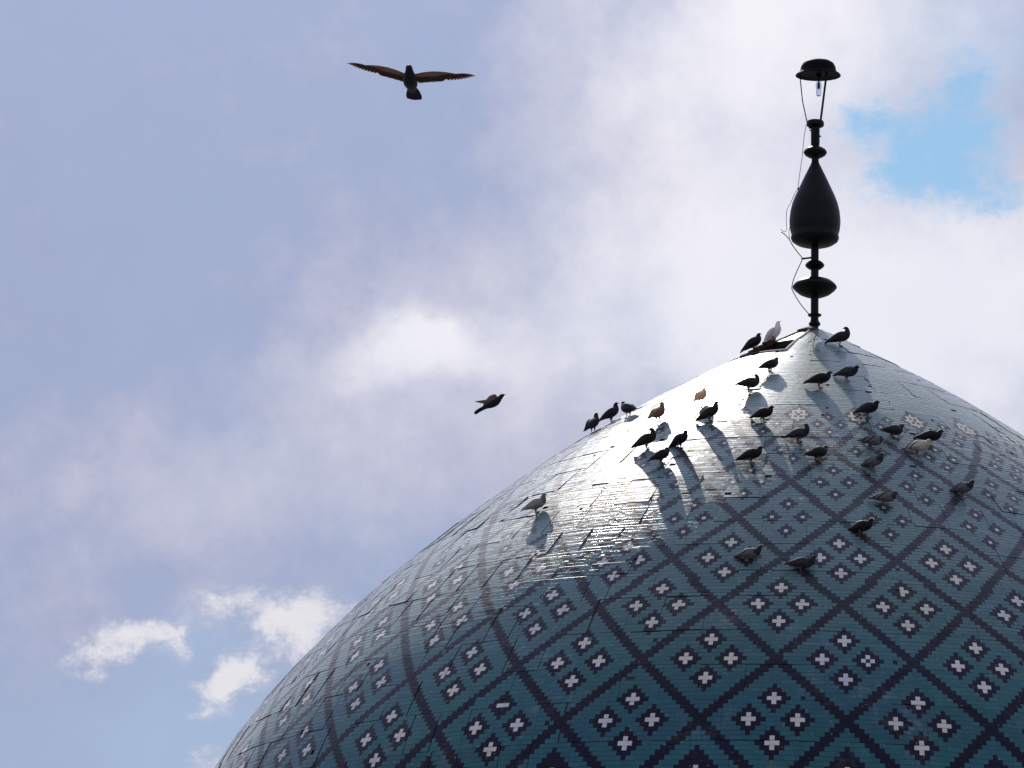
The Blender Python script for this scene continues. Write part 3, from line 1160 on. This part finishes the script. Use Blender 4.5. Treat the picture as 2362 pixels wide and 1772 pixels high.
def spread_wing(side, dihedral, sweep=0.0):
    """open wing, root at the origin; x forward, y out to the side"""
    shapes = []
    # arm and coverts: a cambered shell
    span = [0.0, 0.05, 0.105, 0.155, 0.195, 0.225, 0.265, 0.305]
    lead = [0.050, 0.070, 0.080, 0.076, 0.066, 0.055, 0.038, 0.020]
    back = [-0.066, -0.066, -0.060, -0.050, -0.040, -0.028, -0.010, 0.006]
    thick = [0.016, 0.013, 0.010, 0.007, 0.005, 0.004, 0.003, 0.002]

    def lift(y):
        return math.tan(dihedral) * y + 0.25 * y * (0.24 - y) * 0.9

    V, F = [], []
    for y, l, b, t in zip(span, lead, back, thick):
        z = lift(y)
        m_ = (l * 0.6 + b * 0.4)
        V += [(l, side * y, z), (m_, side * y, z + t), (b, side * y, z + t * 0.25), (m_, side * y, z - t * 0.4)]
    for i in range(len(span) - 1):
        for q in range(4):
            r_ = (q + 1) % 4
            F.append((i * 4 + q, i * 4 + r_, i * 4 + 4 + r_, i * 4 + 4 + q))
    F += [(3, 2, 1, 0), tuple(len(V) - 4 + q for q in range(4))]
    shapes.append((V, F))
    # secondaries, then primaries fanning to the tip
    for k in range(12):
        y = 0.010 + 0.0125 * k
        shapes.append(blade((0.012, side * y, lift(y)), (-0.080 + 0.11 * y - 0.002 * math.sin(k * 2.1), side * (y + 0.010), lift(y) - 0.004), 0.0160, (0, 0.0, 1)))
    for k in range(11):
        q = k / 10
        y = 0.150 + 0.0068 * k
        ang = math.radians(12 + 66 * q ** 0.7)
        ln = 0.088 + 0.062 * q
        r0 = (0.030 + 0.006 * q, side * y, lift(y) - 0.0004 * k)
        y1 = y + ln * math.sin(ang)
        shapes.append(blade(r0, (r0[0] - ln * math.cos(ang), side * y1, lift(y1) + 0.012 * q * q), 0.0155 - 0.0050 * q, (0, 0, 1)))
    return join(*shapes)


M_FLYBODY = feather_mat('flying_body_feathers', (0.007, 0.006, 0.007), (0.013, 0.010, 0.011), head=(0.004, 0.004, 0.005))
M_FLYWING = feather_mat('flying_wing_feathers', (0.10, 0.070, 0.058), (0.16, 0.112, 0.092), trans=0.60, scale=30)
M_FLYTAIL = feather_mat('flying_tail_feathers', (0.006, 0.005, 0.006), (0.012, 0.009, 0.010), trans=0.05)
M_FLYTAN = feather_mat('rusty_wing_feathers', (0.11, 0.074, 0.060), (0.17, 0.118, 0.098), trans=0.25)
FLY = [(-0.150, -0.002, 0.022, 0.005), (-0.110, 0.0, 0.026, 0.013), (-0.075, 0.000, 0.033, 0.024), (-0.030, -0.003, 0.043, 0.039), (0.030, -0.002, 0.046, 0.046), (0.075, 0.006, 0.036, 0.036),
       (0.105, 0.018, 0.026, 0.027), (0.128, 0.026, 0.0225, 0.023), (0.146, 0.027, 0.019, 0.018), (0.160, 0.024, 0.009, 0.009), (0.165, 0.022, 0.004, 0.004)]


def flyer(loc, matrix, label, wings, tail_spread, wing_mat, tail_mat=M_FLYTAIL, shut=False):
    root = empty('pigeon')
    tag(root, label, 'pigeon', 'pigeons in flight')
    root.matrix_world = Matrix.Translation(loc) @ matrix.to_4x4() @ Matrix.Scale(1.02 if shut else 1.0, 4)
    v, f = loft(FLY)
    v = [(a_ * 0.94, b_, c_) for a_, b_, c_ in v]
    mesh_obj('body', v, f, M_FLYBODY, root, True)
    v, f = tube([(0.147, 0, 0.024), (0.161, 0, 0.021), (0.173, 0, 0.016)], [0.006, 0.004, 0.001], 6)
    mesh_obj('beak', v, f, M_BEAK, root, True)
    for side, dih, rot in wings:
        if shut:
            v, f = folded_wing(side)
            v = [((a_ - 0.088) * 0.95, b_ - side * 0.040, (c_ - 0.150) * 1.25) for a_, b_, c_ in v]
        else:
            v, f = spread_wing(side, dih)
        if not shut:
            v = [(p_[0] * 0.86, p_[1] * 1.05, p_[2]) for p_ in v]                # slim, long hand
        o = mesh_obj('wing', v, f, wing_mat, root, shut)
        o.location = (0.075, side * 0.030, 0.034) if shut else (0.030, side * 0.034, 0.016)
        o.rotation_euler = rot
    shapes = []
    for k in range(9):
        a = (k - 4) / 4 * tail_spread
        shapes.append(blade((-0.070, -0.003 * (k - 4), 0.001 * abs(k - 4)), (-0.070 - 0.165 * math.cos(a), -0.165 * math.sin(a), -0.006 + 0.001 * abs(k - 4)), 0.0150, (0, 0, 1)))
    mesh_obj('tail', *join(*shapes), tail_mat, root)
    return root


def frame(forward, up):
    x = Vector(forward).normalized()
    y = Vector(up).cross(x).normalized()
    z = x.cross(y)
    return Matrix((x, y, z)).transposed()


# gliding towards the viewer, wings wide
flyer(Vector((-2.582, -29.609, APEX - 6.848)), frame((-0.03, -0.985, 0.17), (0.085, 0.1, 1.0)),
      'dark pigeon gliding with brown wings spread wide, high in the sky',
      ((-1, math.radians(9), (0, 0, 0)), (1, math.radians(6), (0, 0, 0))), 0.26, M_FLYWING)
# climbing past the dome, wings half shut
flyer(Vector((-3.567, -9.204, APEX - 3.564)), frame((0.84, -0.20, 0.46), (-0.40, 0.42, 0.82)),
      'pigeon climbing past the dome with wings swept back',
      ((-1, 0, (0.10, math.radians(14), -0.10)), (1, 0, (-0.5, math.radians(22), 0.22))), 0.10, M_FLYTAN, shut=True)
